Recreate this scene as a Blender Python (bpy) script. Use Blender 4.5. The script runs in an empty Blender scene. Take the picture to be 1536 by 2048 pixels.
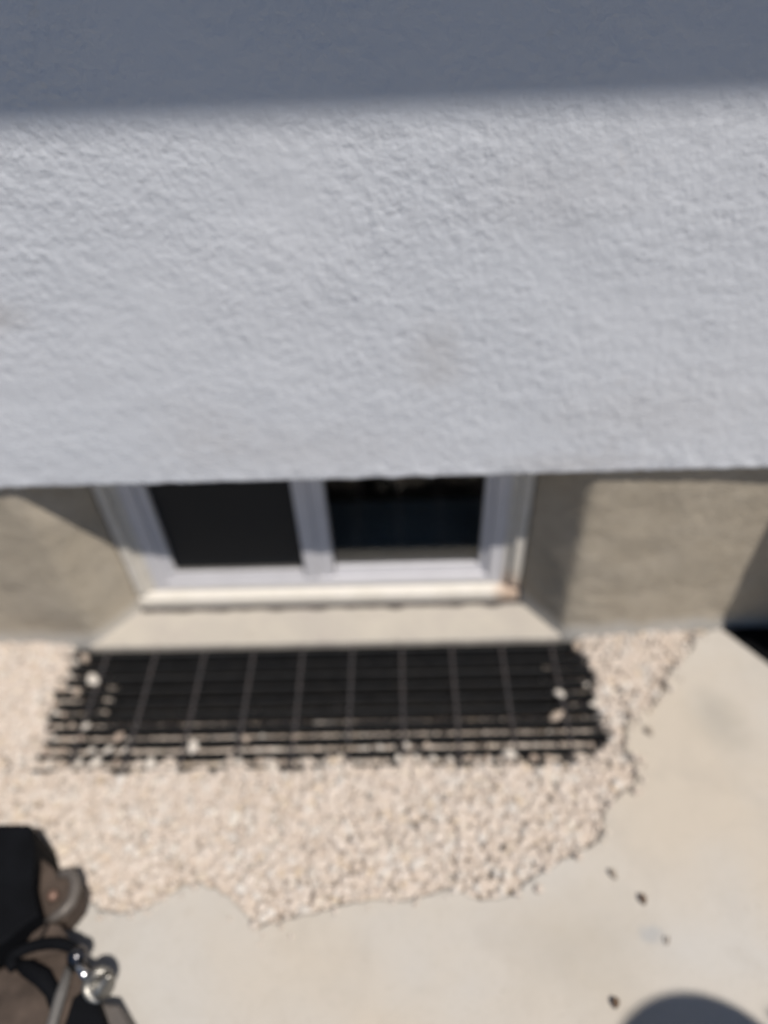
import bpy, bmesh, math, random
import numpy as np
from mathutils import Vector, Matrix, noise as mnoise

scn = bpy.context.scene
# ------------------------------------------------------------------ camera
cam_data = bpy.data.cameras.new("camera")
cam = bpy.data.objects.new("camera", cam_data)
scn.collection.objects.link(cam)
RT = Vector((0.999337, 0.001095, -0.036384))
DN = Vector((-0.025477, -0.692877, -0.720605))
FW = Vector((-0.025999, 0.721055, -0.692390))
rot = Matrix((RT, -DN, -FW)).transposed()
cam.matrix_world = Matrix.Translation((0, 0, 1.32)) @ rot.to_4x4()
cam_data.sensor_fit = 'HORIZONTAL'
cam_data.sensor_width = 36.0
cam_data.lens = 36.0 * 1418.66 / 1536
cam_data.clip_start = 0.02
cam_data.clip_end = 2000
cam_data.dof.use_dof = True            # the photo's lens is focused short of the ground
cam_data.dof.focus_distance = 0.70
cam_data.dof.aperture_fstop = 1.75
scn.camera = cam
# ------------------------------------------------------------------ world, sun, exposure
SUN = Vector((0.92, -1.0, 2.62)).normalized()
world = bpy.data.worlds.new("World")
scn.world = world
world.use_nodes = True
wn = world.node_tree
sky = wn.nodes.new('ShaderNodeTexSky')
sky.sky_type = 'NISHITA'
sky.sun_disc = False
sky.altitude = 1200
sky.dust_density = 0.2
sky.ozone_density = 5.0
sky.sun_elevation = math.asin(SUN.z)
sky.sun_rotation = math.atan2(SUN.x, SUN.y)
bg = wn.nodes['Background']
bg.inputs[1].default_value = 0.065
wn.links.new(sky.outputs[0], bg.inputs[0])
sl = bpy.data.lights.new("sun", 'SUN')
sl.energy = 5.0
sl.angle = math.radians(0.55)
sl.color = (1.0, 0.925, 0.835)
sun = bpy.data.objects.new("sun", sl)
scn.collection.objects.link(sun)
sun.rotation_euler = SUN.to_track_quat('Z', 'Y').to_euler()
sun.location = (2, -3, 6)
scn.view_settings.view_transform = 'Standard'
scn.view_settings.look = 'None'
scn.view_settings.gamma = 1
scn.view_settings.exposure = -0.11
scn.cycles.diffuse_bounces = 2

random.seed(7)
rng = np.random.default_rng(11)
COL = scn.collection

# ------------------------------------------------------------------ helpers
def tag(o, label=None, cat=None, group=None, kind=None):
    if label: o['label'] = label
    if cat: o['category'] = cat
    if group: o['group'] = group
    if kind: o['kind'] = kind
    return o

def empty(name, loc=(0, 0, 0), rz=0, parent=None):
    o = bpy.data.objects.new(name, None)
    COL.objects.link(o)
    o.location = loc
    o.rotation_euler = (0, 0, rz)
    o.empty_display_size = 0.05
    o.parent = parent
    return o

def link(name, bm, mat, parent=None, smooth=False):
    me = bpy.data.meshes.new(name)
    bm.normal_update()
    bm.to_mesh(me)
    bm.free()
    if smooth:
        for p in me.polygons: p.use_smooth = True
    if mat: me.materials.append(mat)
    o = bpy.data.objects.new(name, me)
    COL.objects.link(o)
    o.parent = parent
    return o

def pyobj(name, verts, faces, mat, parent=None, smooth=False):
    me = bpy.data.meshes.new(name)
    me.from_pydata([tuple(v) for v in verts], [], faces)
    me.update()
    if smooth:
        for p in me.polygons: p.use_smooth = True
    if mat: me.materials.append(mat)
    o = bpy.data.objects.new(name, me)
    COL.objects.link(o)
    o.parent = parent
    return o

def box(bm, x0, x1, y0, y1, z0, z1, bev=0.0):
    r = bmesh.ops.create_cube(bm, size=1.0)
    vs = r['verts']
    for v in vs:
        v.co = Vector(((x0 + x1) / 2 + v.co.x * (x1 - x0), (y0 + y1) / 2 + v.co.y * (y1 - y0), (z0 + z1) / 2 + v.co.z * (z1 - z0)))
    if bev:
        es = list({e for v in vs for e in v.link_edges})
        bmesh.ops.bevel(bm, geom=es, offset=bev, segments=2, affect='EDGES', profile=0.6)

def boxo(name, dims, mat, parent=None, bev=0.0):
    bm = bmesh.new()
    box(bm, *dims, bev=bev)
    return link(name, bm, mat, parent, smooth=False)

def tube(bm, pts, r, seg=10, caps=True):
    pts = [Vector(p) for p in pts]
    rs = r if isinstance(r, (list, tuple)) else [r] * len(pts)
    rings = []
    up = Vector((0.13, 0.21, 0.97)).normalized()
    for i, p in enumerate(pts):
        t = (pts[min(i + 1, len(pts) - 1)] - pts[max(i - 1, 0)]).normalized()
        a = t.cross(up)
        if a.length < 1e-3: a = t.cross(Vector((1, 0, 0)))
        a.normalize()
        b = t.cross(a)
        rings.append([bm.verts.new(p + (a * math.cos(2 * math.pi * k / seg) + b * math.sin(2 * math.pi * k / seg)) * rs[i]) for k in range(seg)])
    for i in range(len(rings) - 1):
        for k in range(seg):
            bm.faces.new((rings[i][k], rings[i][(k + 1) % seg], rings[i + 1][(k + 1) % seg], rings[i + 1][k]))
    if caps:
        bm.faces.new(rings[0][::-1]); bm.faces.new(rings[-1])

def prism(bm, poly, z0, z1, bev=0.0):
    vs = [bm.verts.new((x, y, z1)) for x, y in poly]
    f = bm.faces.new(vs)
    if f.normal.z < 0 or f.calc_area() and sum((poly[i][0] * poly[(i + 1) % len(poly)][1] - poly[(i + 1) % len(poly)][0] * poly[i][1]) for i in range(len(poly))) < 0:
        f.normal_flip()
    lo = [bm.verts.new((x, y, z0)) for x, y in poly]
    n = len(poly)
    for i in range(n):
        bm.faces.new((vs[i], lo[i], lo[(i + 1) % n], vs[(i + 1) % n]))
    bm.faces.new(lo[::-1])
    bmesh.ops.recalc_face_normals(bm, faces=bm.faces[:])
    if bev:
        es = [e for e in bm.edges if all(abs(v.co.z - z1) < 1e-6 for v in e.verts)]
        bmesh.ops.bevel(bm, geom=es, offset=bev, segments=3, affect='EDGES', profile=0.5)

class NM:
    """small node-material writer"""
    def __init__(s, name, rough=0.8, metal=0.0, spec=0.4):
        s.m = bpy.data.materials.new(name)
        s.m.use_nodes = True
        s.t = s.m.node_tree
        s.b = s.t.nodes['Principled BSDF']
        s.b.inputs['Roughness'].default_value = rough
        s.b.inputs['Metallic'].default_value = metal
        s.b.inputs['Specular IOR Level'].default_value = spec
        s.co = s.t.nodes.new('ShaderNodeTexCoord').outputs['Object']
    def n(s, kind, **kw):
        x = s.t.nodes.new(kind)
        for k, v in kw.items(): setattr(x, k, v)
        return x
    def l(s, a, b): s.t.links.new(a, b)
    def noise(s, scale, detail=4, rough=0.55, dist=0.0, vec=None, stretch=None):
        x = s.n('ShaderNodeTexNoise')
        x.inputs['Scale'].default_value = scale
        x.inputs['Detail'].default_value = detail
        x.inputs['Roughness'].default_value = rough
        x.inputs['Distortion'].default_value = dist
        v = vec or s.co
        if stretch:
            mp = s.n('ShaderNodeMapping')
            mp.inputs['Scale'].default_value = stretch
            s.l(v, mp.inputs['Vector']); v = mp.outputs[0]
        s.l(v, x.inputs['Vector'])
        return x.outputs['Fac']
    def ramp(s, fac, stops):
        r = s.n('ShaderNodeValToRGB')
        e = r.color_ramp.elements
        while len(e) < len(stops): e.new(0.5)
        for el, (p, c) in zip(e, stops):
            el.position = p
            el.color = (c, c, c, 1) if isinstance(c, (int, float)) else (*c, 1)
        s.l(fac, r.inputs[0])
        return r.outputs[0]
    def mix(s, fac, a, b, mode='MIX'):
        m = s.n('ShaderNodeMix', data_type='RGBA', blend_type=mode)
        for v, i in ((fac, 0), (a, 6), (b, 7)):
            if hasattr(v, 'is_output'): s.l(v, m.inputs[i])
            elif isinstance(v, (int, float)): m.inputs[i].default_value = v
            else: m.inputs[i].default_value = (*v, 1)
        return m.outputs[2]
    def math(s, op, a, b=0.0, clamp=False):
        m = s.n('ShaderNodeMath', operation=op)
        m.use_clamp = clamp
        for i, v in enumerate((a, b)):
            if hasattr(v, 'is_output'): s.l(v, m.inputs[i])
            else: m.inputs[i].default_value = v
        return m.outputs[0]
    def xyz(s):
        x = s.n('ShaderNodeSeparateXYZ'); s.l(s.co, x.inputs[0]); return x.outputs
    def col(s, c):
        if hasattr(c, 'is_output'): s.l(c, s.b.inputs['Base Color'])
        else: s.b.inputs['Base Color'].default_value = (*c, 1)
    def bump(s, h, dist, strength=1.0):
        b = s.n('ShaderNodeBump')
        b.inputs['Distance'].default_value = dist
        b.inputs['Strength'].default_value = strength
        if getattr(s, '_lastb', None): s.l(s._lastb, b.inputs['Normal'])
        s.l(h, b.inputs['Height'])
        s._lastb = b.outputs[0]
        s.l(b.outputs[0], s.b.inputs['Normal'])
    def spot(s, x, y, z, rx, ry, rz, soft=0.3, wob=0.25, wscale=60):
        """mask: 1 inside a wobbly ellipsoid (object space)"""
        mp = s.n('ShaderNodeMapping', vector_type='POINT')
        mp.inputs['Scale'].default_value = (1 / rx, 1 / ry, 1 / rz)
        mp.inputs['Location'].default_value = (-x / rx, -y / ry, -z / rz)
        s.l(s.co, mp.inputs[0])
        ln = s.n('ShaderNodeVectorMath', operation='LENGTH')
        s.l(mp.outputs[0], ln.inputs[0])
        nz = s.math('MULTIPLY', s.math('SUBTRACT', s.noise(wscale, 3), 0.5), wob * 4)
        d = s.math('ADD', ln.outputs['Value'], nz)
        return s.ramp(d, [(max(0, 1 - soft) * 0.5, 1.0), (min(1.0, (1 + soft) * 0.5), 0.0)]) if False else s.math('MULTIPLY', s.math('SUBTRACT', 1 + soft, d), 1 / (2 * soft), clamp=True)

# ------------------------------------------------------------------ materials
def m_stucco():
    s = NM('white_stucco', 0.92, spec=0.2)
    big = s.noise(3.0, 5)
    c = s.mix(s.ramp(big, [(0.35, 0.0), (0.7, 1.0)]), (0.655, 0.690, 0.750), (0.695, 0.725, 0.782))
    st = s.ramp(s.noise(14, 5, 0.7, 0.6), [(0.66, 0.0), (0.80, 1.0)])
    c = s.mix(s.math('MULTIPLY', st, 0.35), c, (0.532, 0.503, 0.480))
    for (x, z, rx, rz, k) in ((0.06, .735, .035, .05, .22), (-.60, .83, .05, .02, .30), (0.40, .62, .12, .05, .14), (-.2, .56, .16, .04, .12), (0.30, .515, .10, .02, .25), (-.33, .62, .06, .05, .12), (.2, .98, .09, .05, .10)):
        c = s.mix(s.math('MULTIPLY', s.spot(x, .945, z, rx, .2, rz, 0.8, 0.6, 35), k), c, (0.410, 0.371, 0.339))
    s.col(c)
    n1 = s.noise(80, 5, 0.65, 0.2)
    v = s.n('ShaderNodeTexVoronoi', feature='SMOOTH_F1'); v.inputs['Scale'].default_value = 75
    v.inputs['Smoothness'].default_value = 0.6
    s.l(s.co, v.inputs['Vector'])
    s.bump(s.noise(9, 3), 0.01, 0.35)
    amp = s.ramp(s.noise(5, 3), [(0.3, 0.35), (0.7, 1.0)])
    s.bump(s.math('MULTIPLY', v.outputs['Distance'], amp), 0.0022, 0.45)
    s.bump(s.math('MULTIPLY', s.noise(48, 3, 0.5, 0.6), amp), 0.0042, 0.45)
    s.bump(s.math('MULTIPLY', n1, amp), 0.0042, 0.6)
    return s.m

def m_foundation():
    s = NM('tan_parge', 0.95, spec=0.15)
    a = s.noise(6, 5, 0.6, 0.4); b = s.noise(38, 5, 0.7, 0.3)
    c = s.mix(s.ramp(a, [(0.3, 0.0), (0.7, 1.0)]), (0.376, 0.331, 0.263), (0.458, 0.411, 0.339))
    c = s.mix(s.math('MULTIPLY', s.ramp(b, [(0.45, 0.0), (0.75, 1.0)]), 0.5), c, (0.276, 0.240, 0.192))
    z = s.xyz()[2]
    low = s.math('MULTIPLY', s.math('SUBTRACT', 0.055, s.math('ADD', z, s.math('MULTIPLY', s.math('SUBTRACT', a, 0.5), 0.12))), 26, clamp=True)
    c = s.mix(s.math('MULTIPLY', low, 0.75), c, (0.464, 0.461, 0.448))
    c = s.mix(s.math('MULTIPLY', s.ramp(s.noise(17, 6, 0.75, 1.0), [(0.55, 0.0), (0.72, 1.0)]), 0.28), c, (0.46, 0.43, 0.38))
    s.col(c)
    s.bump(s.noise(12, 3), 0.014, 0.6)
    s.bump(s.noise(110, 5, 0.7), 0.0035, 0.7)
    return s.m

def m_concrete():
    s = NM('pale_concrete', 0.9, spec=0.25)
    a = s.noise(2.2, 4, 0.5, 0.3); b = s.noise(9, 5, 0.6, 0.6); d = s.noise(160, 3, 0.6)
    c = s.mix(s.ramp(a, [(0.38, 0.0), (0.62, 1.0)]), (0.474, 0.431, 0.373), (0.464, 0.450, 0.428))
    c = s.mix(s.math('MULTIPLY', s.ramp(b, [(0.5, 0.0), (0.8, 1.0)]), 0.40), c, (0.360, 0.331, 0.295))
    c = s.mix(s.math('MULTIPLY', s.ramp(d, [(0.56, 0.0), (0.74, 1.0)]), 0.22), c, (0.256, 0.242, 0.222))
    e = s.ramp(s.noise(26, 6, 0.75, 1.5), [(0.52, 0.0), (0.70, 1.0)])
    c = s.mix(s.math('MULTIPLY', e, 0.22), c, (0.367, 0.330, 0.284))
    # pores
    v = s.n('ShaderNodeTexVoronoi'); v.inputs['Scale'].default_value = 55; s.l(s.co, v.inputs['Vector'])
    pore = s.math('MULTIPLY', s.math('SUBTRACT', 0.13, v.outputs['Distance']), 14, clamp=True)
    pore = s.math('MULTIPLY', pore, s.ramp(s.noise(4, 3), [(0.50, 0.0), (0.62, 1.0)]))
    c = s.mix(s.math('MULTIPLY', pore, 0.5), c, (0.204, 0.175, 0.147))
    # marks on the slab: bluish splash, worn patch, pits
    c = s.mix(s.math('MULTIPLY', s.spot(0.386, 0.356, 0.01, 0.017, 0.012, 0.05, 0.45, 0.4, 90), 0.6), c, (0.316, 0.335, 0.362))
    c = s.mix(s.math('MULTIPLY', s.spot(0.62, 0.735, 0.01, 0.045, 0.06, 0.05, 0.6, 0.3, 25), 0.42), c, (0.304, 0.289, 0.258))
    c = s.mix(s.math('MULTIPLY', s.spot(0.28, 0.34, 0.01, 0.09, 0.07, 0.05, 0.7, 0.4, 25), 0.40), c, (0.351, 0.325, 0.282))
    s.col(c)
    s.bump(s.noise(5, 3), 0.012, 0.35)
    s.bump(s.noise(60, 5, 0.7, 1.2), 0.0012, 0.5)
    return s.m

def m_ledge():
    s = NM('ledge_concrete', 0.9, spec=0.2)
    a = s.noise(7, 5, 0.6, 0.5)
    c = s.mix(s.ramp(a, [(0.35, 0.0), (0.65, 1.0)]), (0.422, 0.394, 0.356), (0.477, 0.446, 0.392))
    b = s.ramp(s.noise(24, 6, 0.7, 0.8), [(0.58, 0.0), (0.72, 1.0)])
    c = s.mix(s.math('MULTIPLY', b, 0.45), c, (0.30, 0.262, 0.235))
    c = s.mix(s.math('MULTIPLY', s.ramp(s.noise(11, 4, 0.6, 1.2), [(0.5, 0.0), (0.6, 1.0)]), 0.35), c, (0.40, 0.365, 0.34))
    s.col(c)
    s.bump(s.noise(30, 5, 0.7), 0.003, 0.5)
    return s.m

def m_gravel():
    s = NM('pale_gravel', 0.85, spec=0.25)
    g = s.n('ShaderNodeNewGeometry')
    r = g.outputs['Random Per Island']
    c = s.ramp(r, [(0.0, (0.518, 0.443, 0.380)), (0.2, (0.565, 0.497, 0.439)), (0.45, (0.592, 0.531, 0.480)), (0.70, (0.554, 0.484, 0.425)), (0.82, (0.610, 0.580, 0.547)), (0.90, (0.499, 0.458, 0.416)), (0.95, (0.574, 0.474, 0.364)), (1.0, (0.647, 0.619, 0.577))])
    c = s.mix(s.math('MULTIPLY', s.ramp(s.noise(120, 5, 0.7), [(0.4, 0.0), (0.7, 1.0)]), 0.25), c, (0.385, 0.347, 0.305))
    s.col(c)
    s.bump(s.noise(220, 3), 0.0015, 0.5)
    return s.m

def m_plain(name, c, rough=0.6, metal=0.0, var=0.25, scale=40, bump=0.0006, spec=0.4, dirt=None):
    s = NM(name, rough, metal, spec)
    a = s.noise(scale, 4, 0.6)
    lo = tuple(x * (1 - var) for x in c); hi = tuple(min(1, x * (1 + var)) for x in c)
    cc = s.mix(s.ramp(a, [(0.3, 0.0), (0.7, 1.0)]), lo, hi)
    if dirt:
        cc = s.mix(s.math('MULTIPLY', s.ramp(s.noise(scale * 0.5, 5, 0.7, 0.5), [(0.5, 0.0), (0.75, 1.0)]), 0.5), cc, dirt)
    s.col(cc)
    if bump: s.bump(s.noise(scale * 4, 3), bump, 0.5)
    return s.m

def m_cream():
    s = NM('cream_trim', 0.6, spec=0.35)
    a = s.noise(16, 5, 0.65, 0.4)
    c = s.mix(s.ramp(a, [(0.4, 0.0), (0.7, 1.0)]), (0.63, 0.60, 0.54), (0.70, 0.67, 0.62))
    rust = s.spot(0.243, 1.05, 0.05, 0.03, 0.05, 0.05, 0.5, 0.35, 60)
    c = s.mix(s.math('MULTIPLY', rust, 0.6), c, (0.42, 0.24, 0.13))
    s.col(c)
    s.bump(s.noise(60, 4), 0.0012, 0.5)
    return s.m

def m_glass():
    s = NM('window_glass', 0.0, spec=0.5)
    s.col((0.86, 0.90, 0.90))
    s.b.inputs['Transmission Weight'].default_value = 1.0
    s.b.inputs['IOR'].default_value = 1.5
    s.b.inputs['Roughness'].default_value = 0.03
    return s.m

def m_low_bounce_soil():
    s = NM('low_bounce_soil', 0.95, spec=0.1)
    a = s.noise(4, 6, 0.7)
    s.col(s.mix(a, (0.045, 0.04, 0.032), (0.09, 0.078, 0.06)))  # unseen ground kept very dark so little light bounces onto the wall
    s.bump(s.noise(30, 5), 0.01, 0.6)
    return s.m

def m_rod():
    s = NM('rod_steel', 0.75, 0.1, 0.4)
    a = s.noise(30, 5, 0.7)
    s.col(s.mix(s.ramp(a, [(0.35, 0.0), (0.65, 1.0)]), (0.043, 0.043, 0.048), (0.070, 0.060, 0.060)))
    s.bump(s.noise(300, 3), 0.0006, 0.5)
    return s.m

M = dict(
    stucco=m_stucco(), foundation=m_foundation(), concrete=m_concrete(), ledge=m_ledge(), gravel=m_gravel(),
    cream=m_cream(), glass=m_glass(), low_bounce_soil=m_low_bounce_soil(), rod=m_rod(),
    vinyl=m_plain('white_vinyl', (0.62, 0.62, 0.655), 0.45, var=0.05, scale=12, bump=0.0002),
    bar=m_plain('black_bar_paint', (0.015, 0.016, 0.018), 0.6, spec=0.2, var=0.4, scale=50, dirt=(0.03, 0.027, 0.024)),
    screen=m_plain('insect_screen', (0.012, 0.014, 0.017), 0.7, var=0.2, scale=200, bump=0.0),
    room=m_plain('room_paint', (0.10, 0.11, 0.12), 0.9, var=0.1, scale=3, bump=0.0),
    pit=m_plain('pit_painted_shade', (0.018, 0.018, 0.019), 0.95, var=0.3, scale=10),  # shade under the grate put into the near-black colour of walls and floor
    soffit=m_plain('soffit_paint', (0.35, 0.36, 0.40), 0.8, var=0.05, scale=3, bump=0.0),
    shingle=m_plain('roof_shingle', (0.08, 0.08, 0.085), 0.9, var=0.3, scale=12, bump=0.004),
    black=m_plain('black_plastic', (0.006, 0.007, 0.009), 0.6, var=0.3, scale=25, bump=0.0006, spec=0.15),
    matte=m_plain('black_rubber', (0.004, 0.0045, 0.006), 0.8, var=0.3, scale=25, bump=0.0006, spec=0.08),
    brown=m_plain('brown_metal', (0.064, 0.048, 0.039), 0.7, 0.1, var=0.45, scale=22, bump=0.0015, spec=0.3),
    chrome=m_plain('chrome', (0.55, 0.56, 0.58), 0.18, 1.0, var=0.05, scale=20, bump=0.0),
    grey=m_plain('grey_lever', (0.13, 0.125, 0.12), 0.5, 0.2, var=0.15, scale=20),
    leaf=m_plain('dry_leaf', (0.10, 0.065, 0.040), 0.8, var=0.35, scale=90, bump=0.001),
    crack=m_plain('dark_joint', (0.055, 0.048, 0.045), 0.95, var=0.5, scale=60, bump=0.002),
)

# ------------------------------------------------------------------ ground
WELL = (-0.85, 0.50, 0.64, 0.948)     # x0 x1 y0 y1 of the hole under the grate
def ground():
    bm = bmesh.new()
    X = [-80, WELL[0], WELL[1], 80]; Y = [-80, WELL[2], 1.30, 80]
    vs = [[bm.verts.new((x, y, -0.06)) for x in X] for y in Y]
    for j in range(3):
        for i in range(3):
            if i == 1 and j == 1: continue
            bm.faces.new((vs[j][i], vs[j][i + 1], vs[j + 1][i + 1], vs[j + 1][i]))
    tag(link('ground', bm, M['low_bounce_soil']), kind='structure')
ground()

def window_well():
    t = empty('window_well', (-0.175, 0.80, -0.45))
    tag(t, 'dark shallow pit under the black bar grate in front of the basement window', 'window well')
    x0, x1, y0, y1 = WELL
    def w(dx):
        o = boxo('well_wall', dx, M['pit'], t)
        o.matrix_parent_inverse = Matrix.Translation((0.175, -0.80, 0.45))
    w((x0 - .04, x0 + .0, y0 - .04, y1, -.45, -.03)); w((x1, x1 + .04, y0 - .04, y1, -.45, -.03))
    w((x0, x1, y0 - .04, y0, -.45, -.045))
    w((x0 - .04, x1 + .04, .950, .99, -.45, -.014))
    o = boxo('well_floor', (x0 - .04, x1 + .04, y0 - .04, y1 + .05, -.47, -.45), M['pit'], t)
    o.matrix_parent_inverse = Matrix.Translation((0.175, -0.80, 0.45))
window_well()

# ------------------------------------------------------------------ concrete slab
EDGE = [(0.70, 0.985), (0.696, 0.96), (0.641, 0.945), (0.618, 0.906), (0.569, 0.869), (0.542, 0.826), (0.525, 0.803), (0.495, 0.768), (0.462, 0.757), (0.44, 0.741), (0.422, 0.677), (0.432, 0.646), (0.432, 0.621), (0.403, 0.597), (0.365, 0.574), (0.349, 0.542), (0.337, 0.507), (0.289, 0.486), (0.232, 0.461), (0.184, 0.43), (0.166, 0.418), (0.114, 0.411), (0.065, 0.431), (0.022, 0.42), (-0.021, 0.412), (-0.072, 0.417), (-0.106, 0.409), (-0.173, 0.394), (-0.223, 0.383), (-0.246, 0.378), (-0.258, 0.372), (-0.27, 0.383), (-0.303, 0.415), (-0.332, 0.431), (-0.369, 0.444), (-0.395, 0.442), (-0.426, 0.424), (-0.449, 0.409), (-0.497, 0.397), (-0.533, 0.402), (-0.587, 0.434), (-0.733, 0.469), (-1.1, 0.50), (-3.9, 0.56)]
def fine_edge():
    out = []
    for i in range(len(EDGE) - 1):
        a = Vector((*EDGE[i], 0)); b = Vector((*EDGE[i + 1], 0))
        n = max(1, min(60, int((b - a).length / 0.008)))
        d = (b - a).normalized(); nn = Vector((-d.y, d.x, 0))
        for k in range(n):
            p = a + (b - a) * (k / n)
            w = 0.0 if (k == 0) else 1.0
            q = mnoise.noise(p * 55) * 0.0045 + mnoise.noise(p * 150) * 0.002
            out.append((p.x + nn.x * q, p.y + nn.y * q))
    out.append(EDGE[-1])
    return out
FE = fine_edge()
SLAB = FE + [(-3.9, -0.45), (4.0, -0.45), (4.0, 0.985)]  # slab cut short out of view to reduce bounce onto the wall
SLAB_TOP = 0.012
def slab():
    bm = bmesh.new()
    ne = len(FE)
    # outward normals along the broken edge (towards the gravel)
    top = []; mid = []; low = []
    for i, (x, y) in enumerate(SLAB):
        if i < ne:
            a = FE[max(i - 3, 0)]; b = FE[min(i + 3, ne - 1)]
            d = Vector((b[0] - a[0], b[1] - a[1])).normalized()
            n = Vector((d.y, -d.x))
        else:
            n = Vector((0, 0))
        # point order runs from the wall leftwards, so the gravel lies to the right of travel
        h = 0.004 * mnoise.noise(Vector((x * 20, y * 20, 3)))
        top.append(bm.verts.new((x - n.x * 0.004, y - n.y * 0.004, SLAB_TOP)))
        mid.append(bm.verts.new((x, y, SLAB_TOP - 0.004 + h * 0.4)))
        low.append(bm.verts.new((x + n.x * 0.003, y + n.y * 0.003, -0.057)))
    n = len(SLAB)
    from mathutils.geometry import tessellate_polygon
    for a_, b_, c_ in tessellate_polygon([[Vector((v.co.x, v.co.y, 0)) for v in top]]):
        bm.faces.new((top[a_], top[b_], top[c_]))
    for i in range(n):
        j = (i + 1) % n
        bm.faces.new((top[i], mid[i], mid[j], top[j]))
        bm.faces.new((mid[i], low[i], low[j], mid[j]))
    bmesh.ops.recalc_face_normals(bm, faces=bm.faces[:])
    tag(link('pavement', bm, M['concrete']), kind='structure')
slab()

def inside_slab(P):
    poly = np.array(SLAB); x = P[:, 0]; y = P[:, 1]
    c = np.zeros(len(P), bool); n = len(poly); j = n - 1
    for i in range(n):
        xi, yi = poly[i]; xj, yj = poly[j]
        if yi != yj:
            cond = ((yi > y) != (yj > y)) & (x < (xj - xi) * (y - yi) / (yj - yi) + xi)
            c ^= cond
        j = i
    return c

# ------------------------------------------------------------------ gravel (one object, uncountable)
def gz(x, y):
    """height of the gravel surface: level outside the grate, sloping into the pit below it"""
    wob = 0.012 * np.sin(x * 37 + 1.3) + 0.010 * np.sin(x * 91 + y * 40)
    fy = y - (0.654 + wob * 0.35)
    lx = x + 0.772 + 0.1 * np.clip(0.80 - y, 0, .08) + wob
    rx = 0.402 - x + wob - np.clip(0.72 - y, 0, .06) * 0.5
    inside = np.minimum(np.minimum(fy, lx * 2.4), rx * 2.4)
    z = np.zeros_like(x)
    shallow = np.clip((0.095 - lx) / 0.02, 0, 1) * np.clip((0.775 - y) / 0.02, 0, 1)
    shallow = np.maximum(shallow, 0.85 * np.clip((0.022 + wob - fy) / 0.008, 0, 1))
    step = np.clip(inside / 0.006, 0, 1) * -(0.041 - 0.031 * shallow)
    slope = -0.30 * np.clip(inside - 0.03, 0, None) - 2.0 * np.clip(inside - 0.165, 0, None)
    z = step + slope
    z = z + 0.004 * np.sin(x * 23 + 2) * np.sin(y * 29)
    return np.maximum(z - 0.004, -0.42)

def proto_stones(k=8):
    out = []
    for i in range(k):
        bm = bmesh.new()
        bmesh.ops.create_icosphere(bm, subdivisions=2, radius=1.0)
        sx, sy, sz = random.uniform(.85, 1.35), random.uniform(.7, 1.0), random.uniform(.55, .85)
        off = Vector((i * 7.1, i * 3.3, 1.7))
        for v in bm.verts:
            d = v.co.normalized()
            q = 1 + 0.33 * mnoise.noise(d * 1.1 + off) + 0.16 * mnoise.noise(d * 2.7 + off)
            v.co = Vector((d.x * sx, d.y * sy, d.z * sz)) * q
        # facet a few sides as if broken
        for _ in range(4):
            n = Vector((random.gauss(0, 1), random.gauss(0, 1), random.gauss(0, 1))).normalized()
            lim = random.uniform(.55, .8)
            for v in bm.verts:
                dd = v.co.dot(n) - lim
                if dd > 0: v.co -= n * dd * 0.9
        bm.verts.ensure_lookup_table()
        out.append((np.array([v.co[:] for v in bm.verts]), np.array([[v.index for v in f.verts] for f in bm.faces])))
        bm.free()
    return out
STONES = proto_stones()

def rotmats(n):
    q = rng.normal(size=(n, 4)); q /= np.linalg.norm(q, axis=1)[:, None]
    w, x, y, z = q.T
    return np.stack([np.stack([1 - 2 * (y * y + z * z), 2 * (x * y - z * w), 2 * (x * z + y * w)], 1),
                     np.stack([2 * (x * y + z * w), 1 - 2 * (x * x + z * z), 2 * (y * z - x * w)], 1),
                     np.stack([2 * (x * z - y * w), 2 * (y * z + x * w), 1 - 2 * (x * x + y * y)], 1)], 1)

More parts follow.
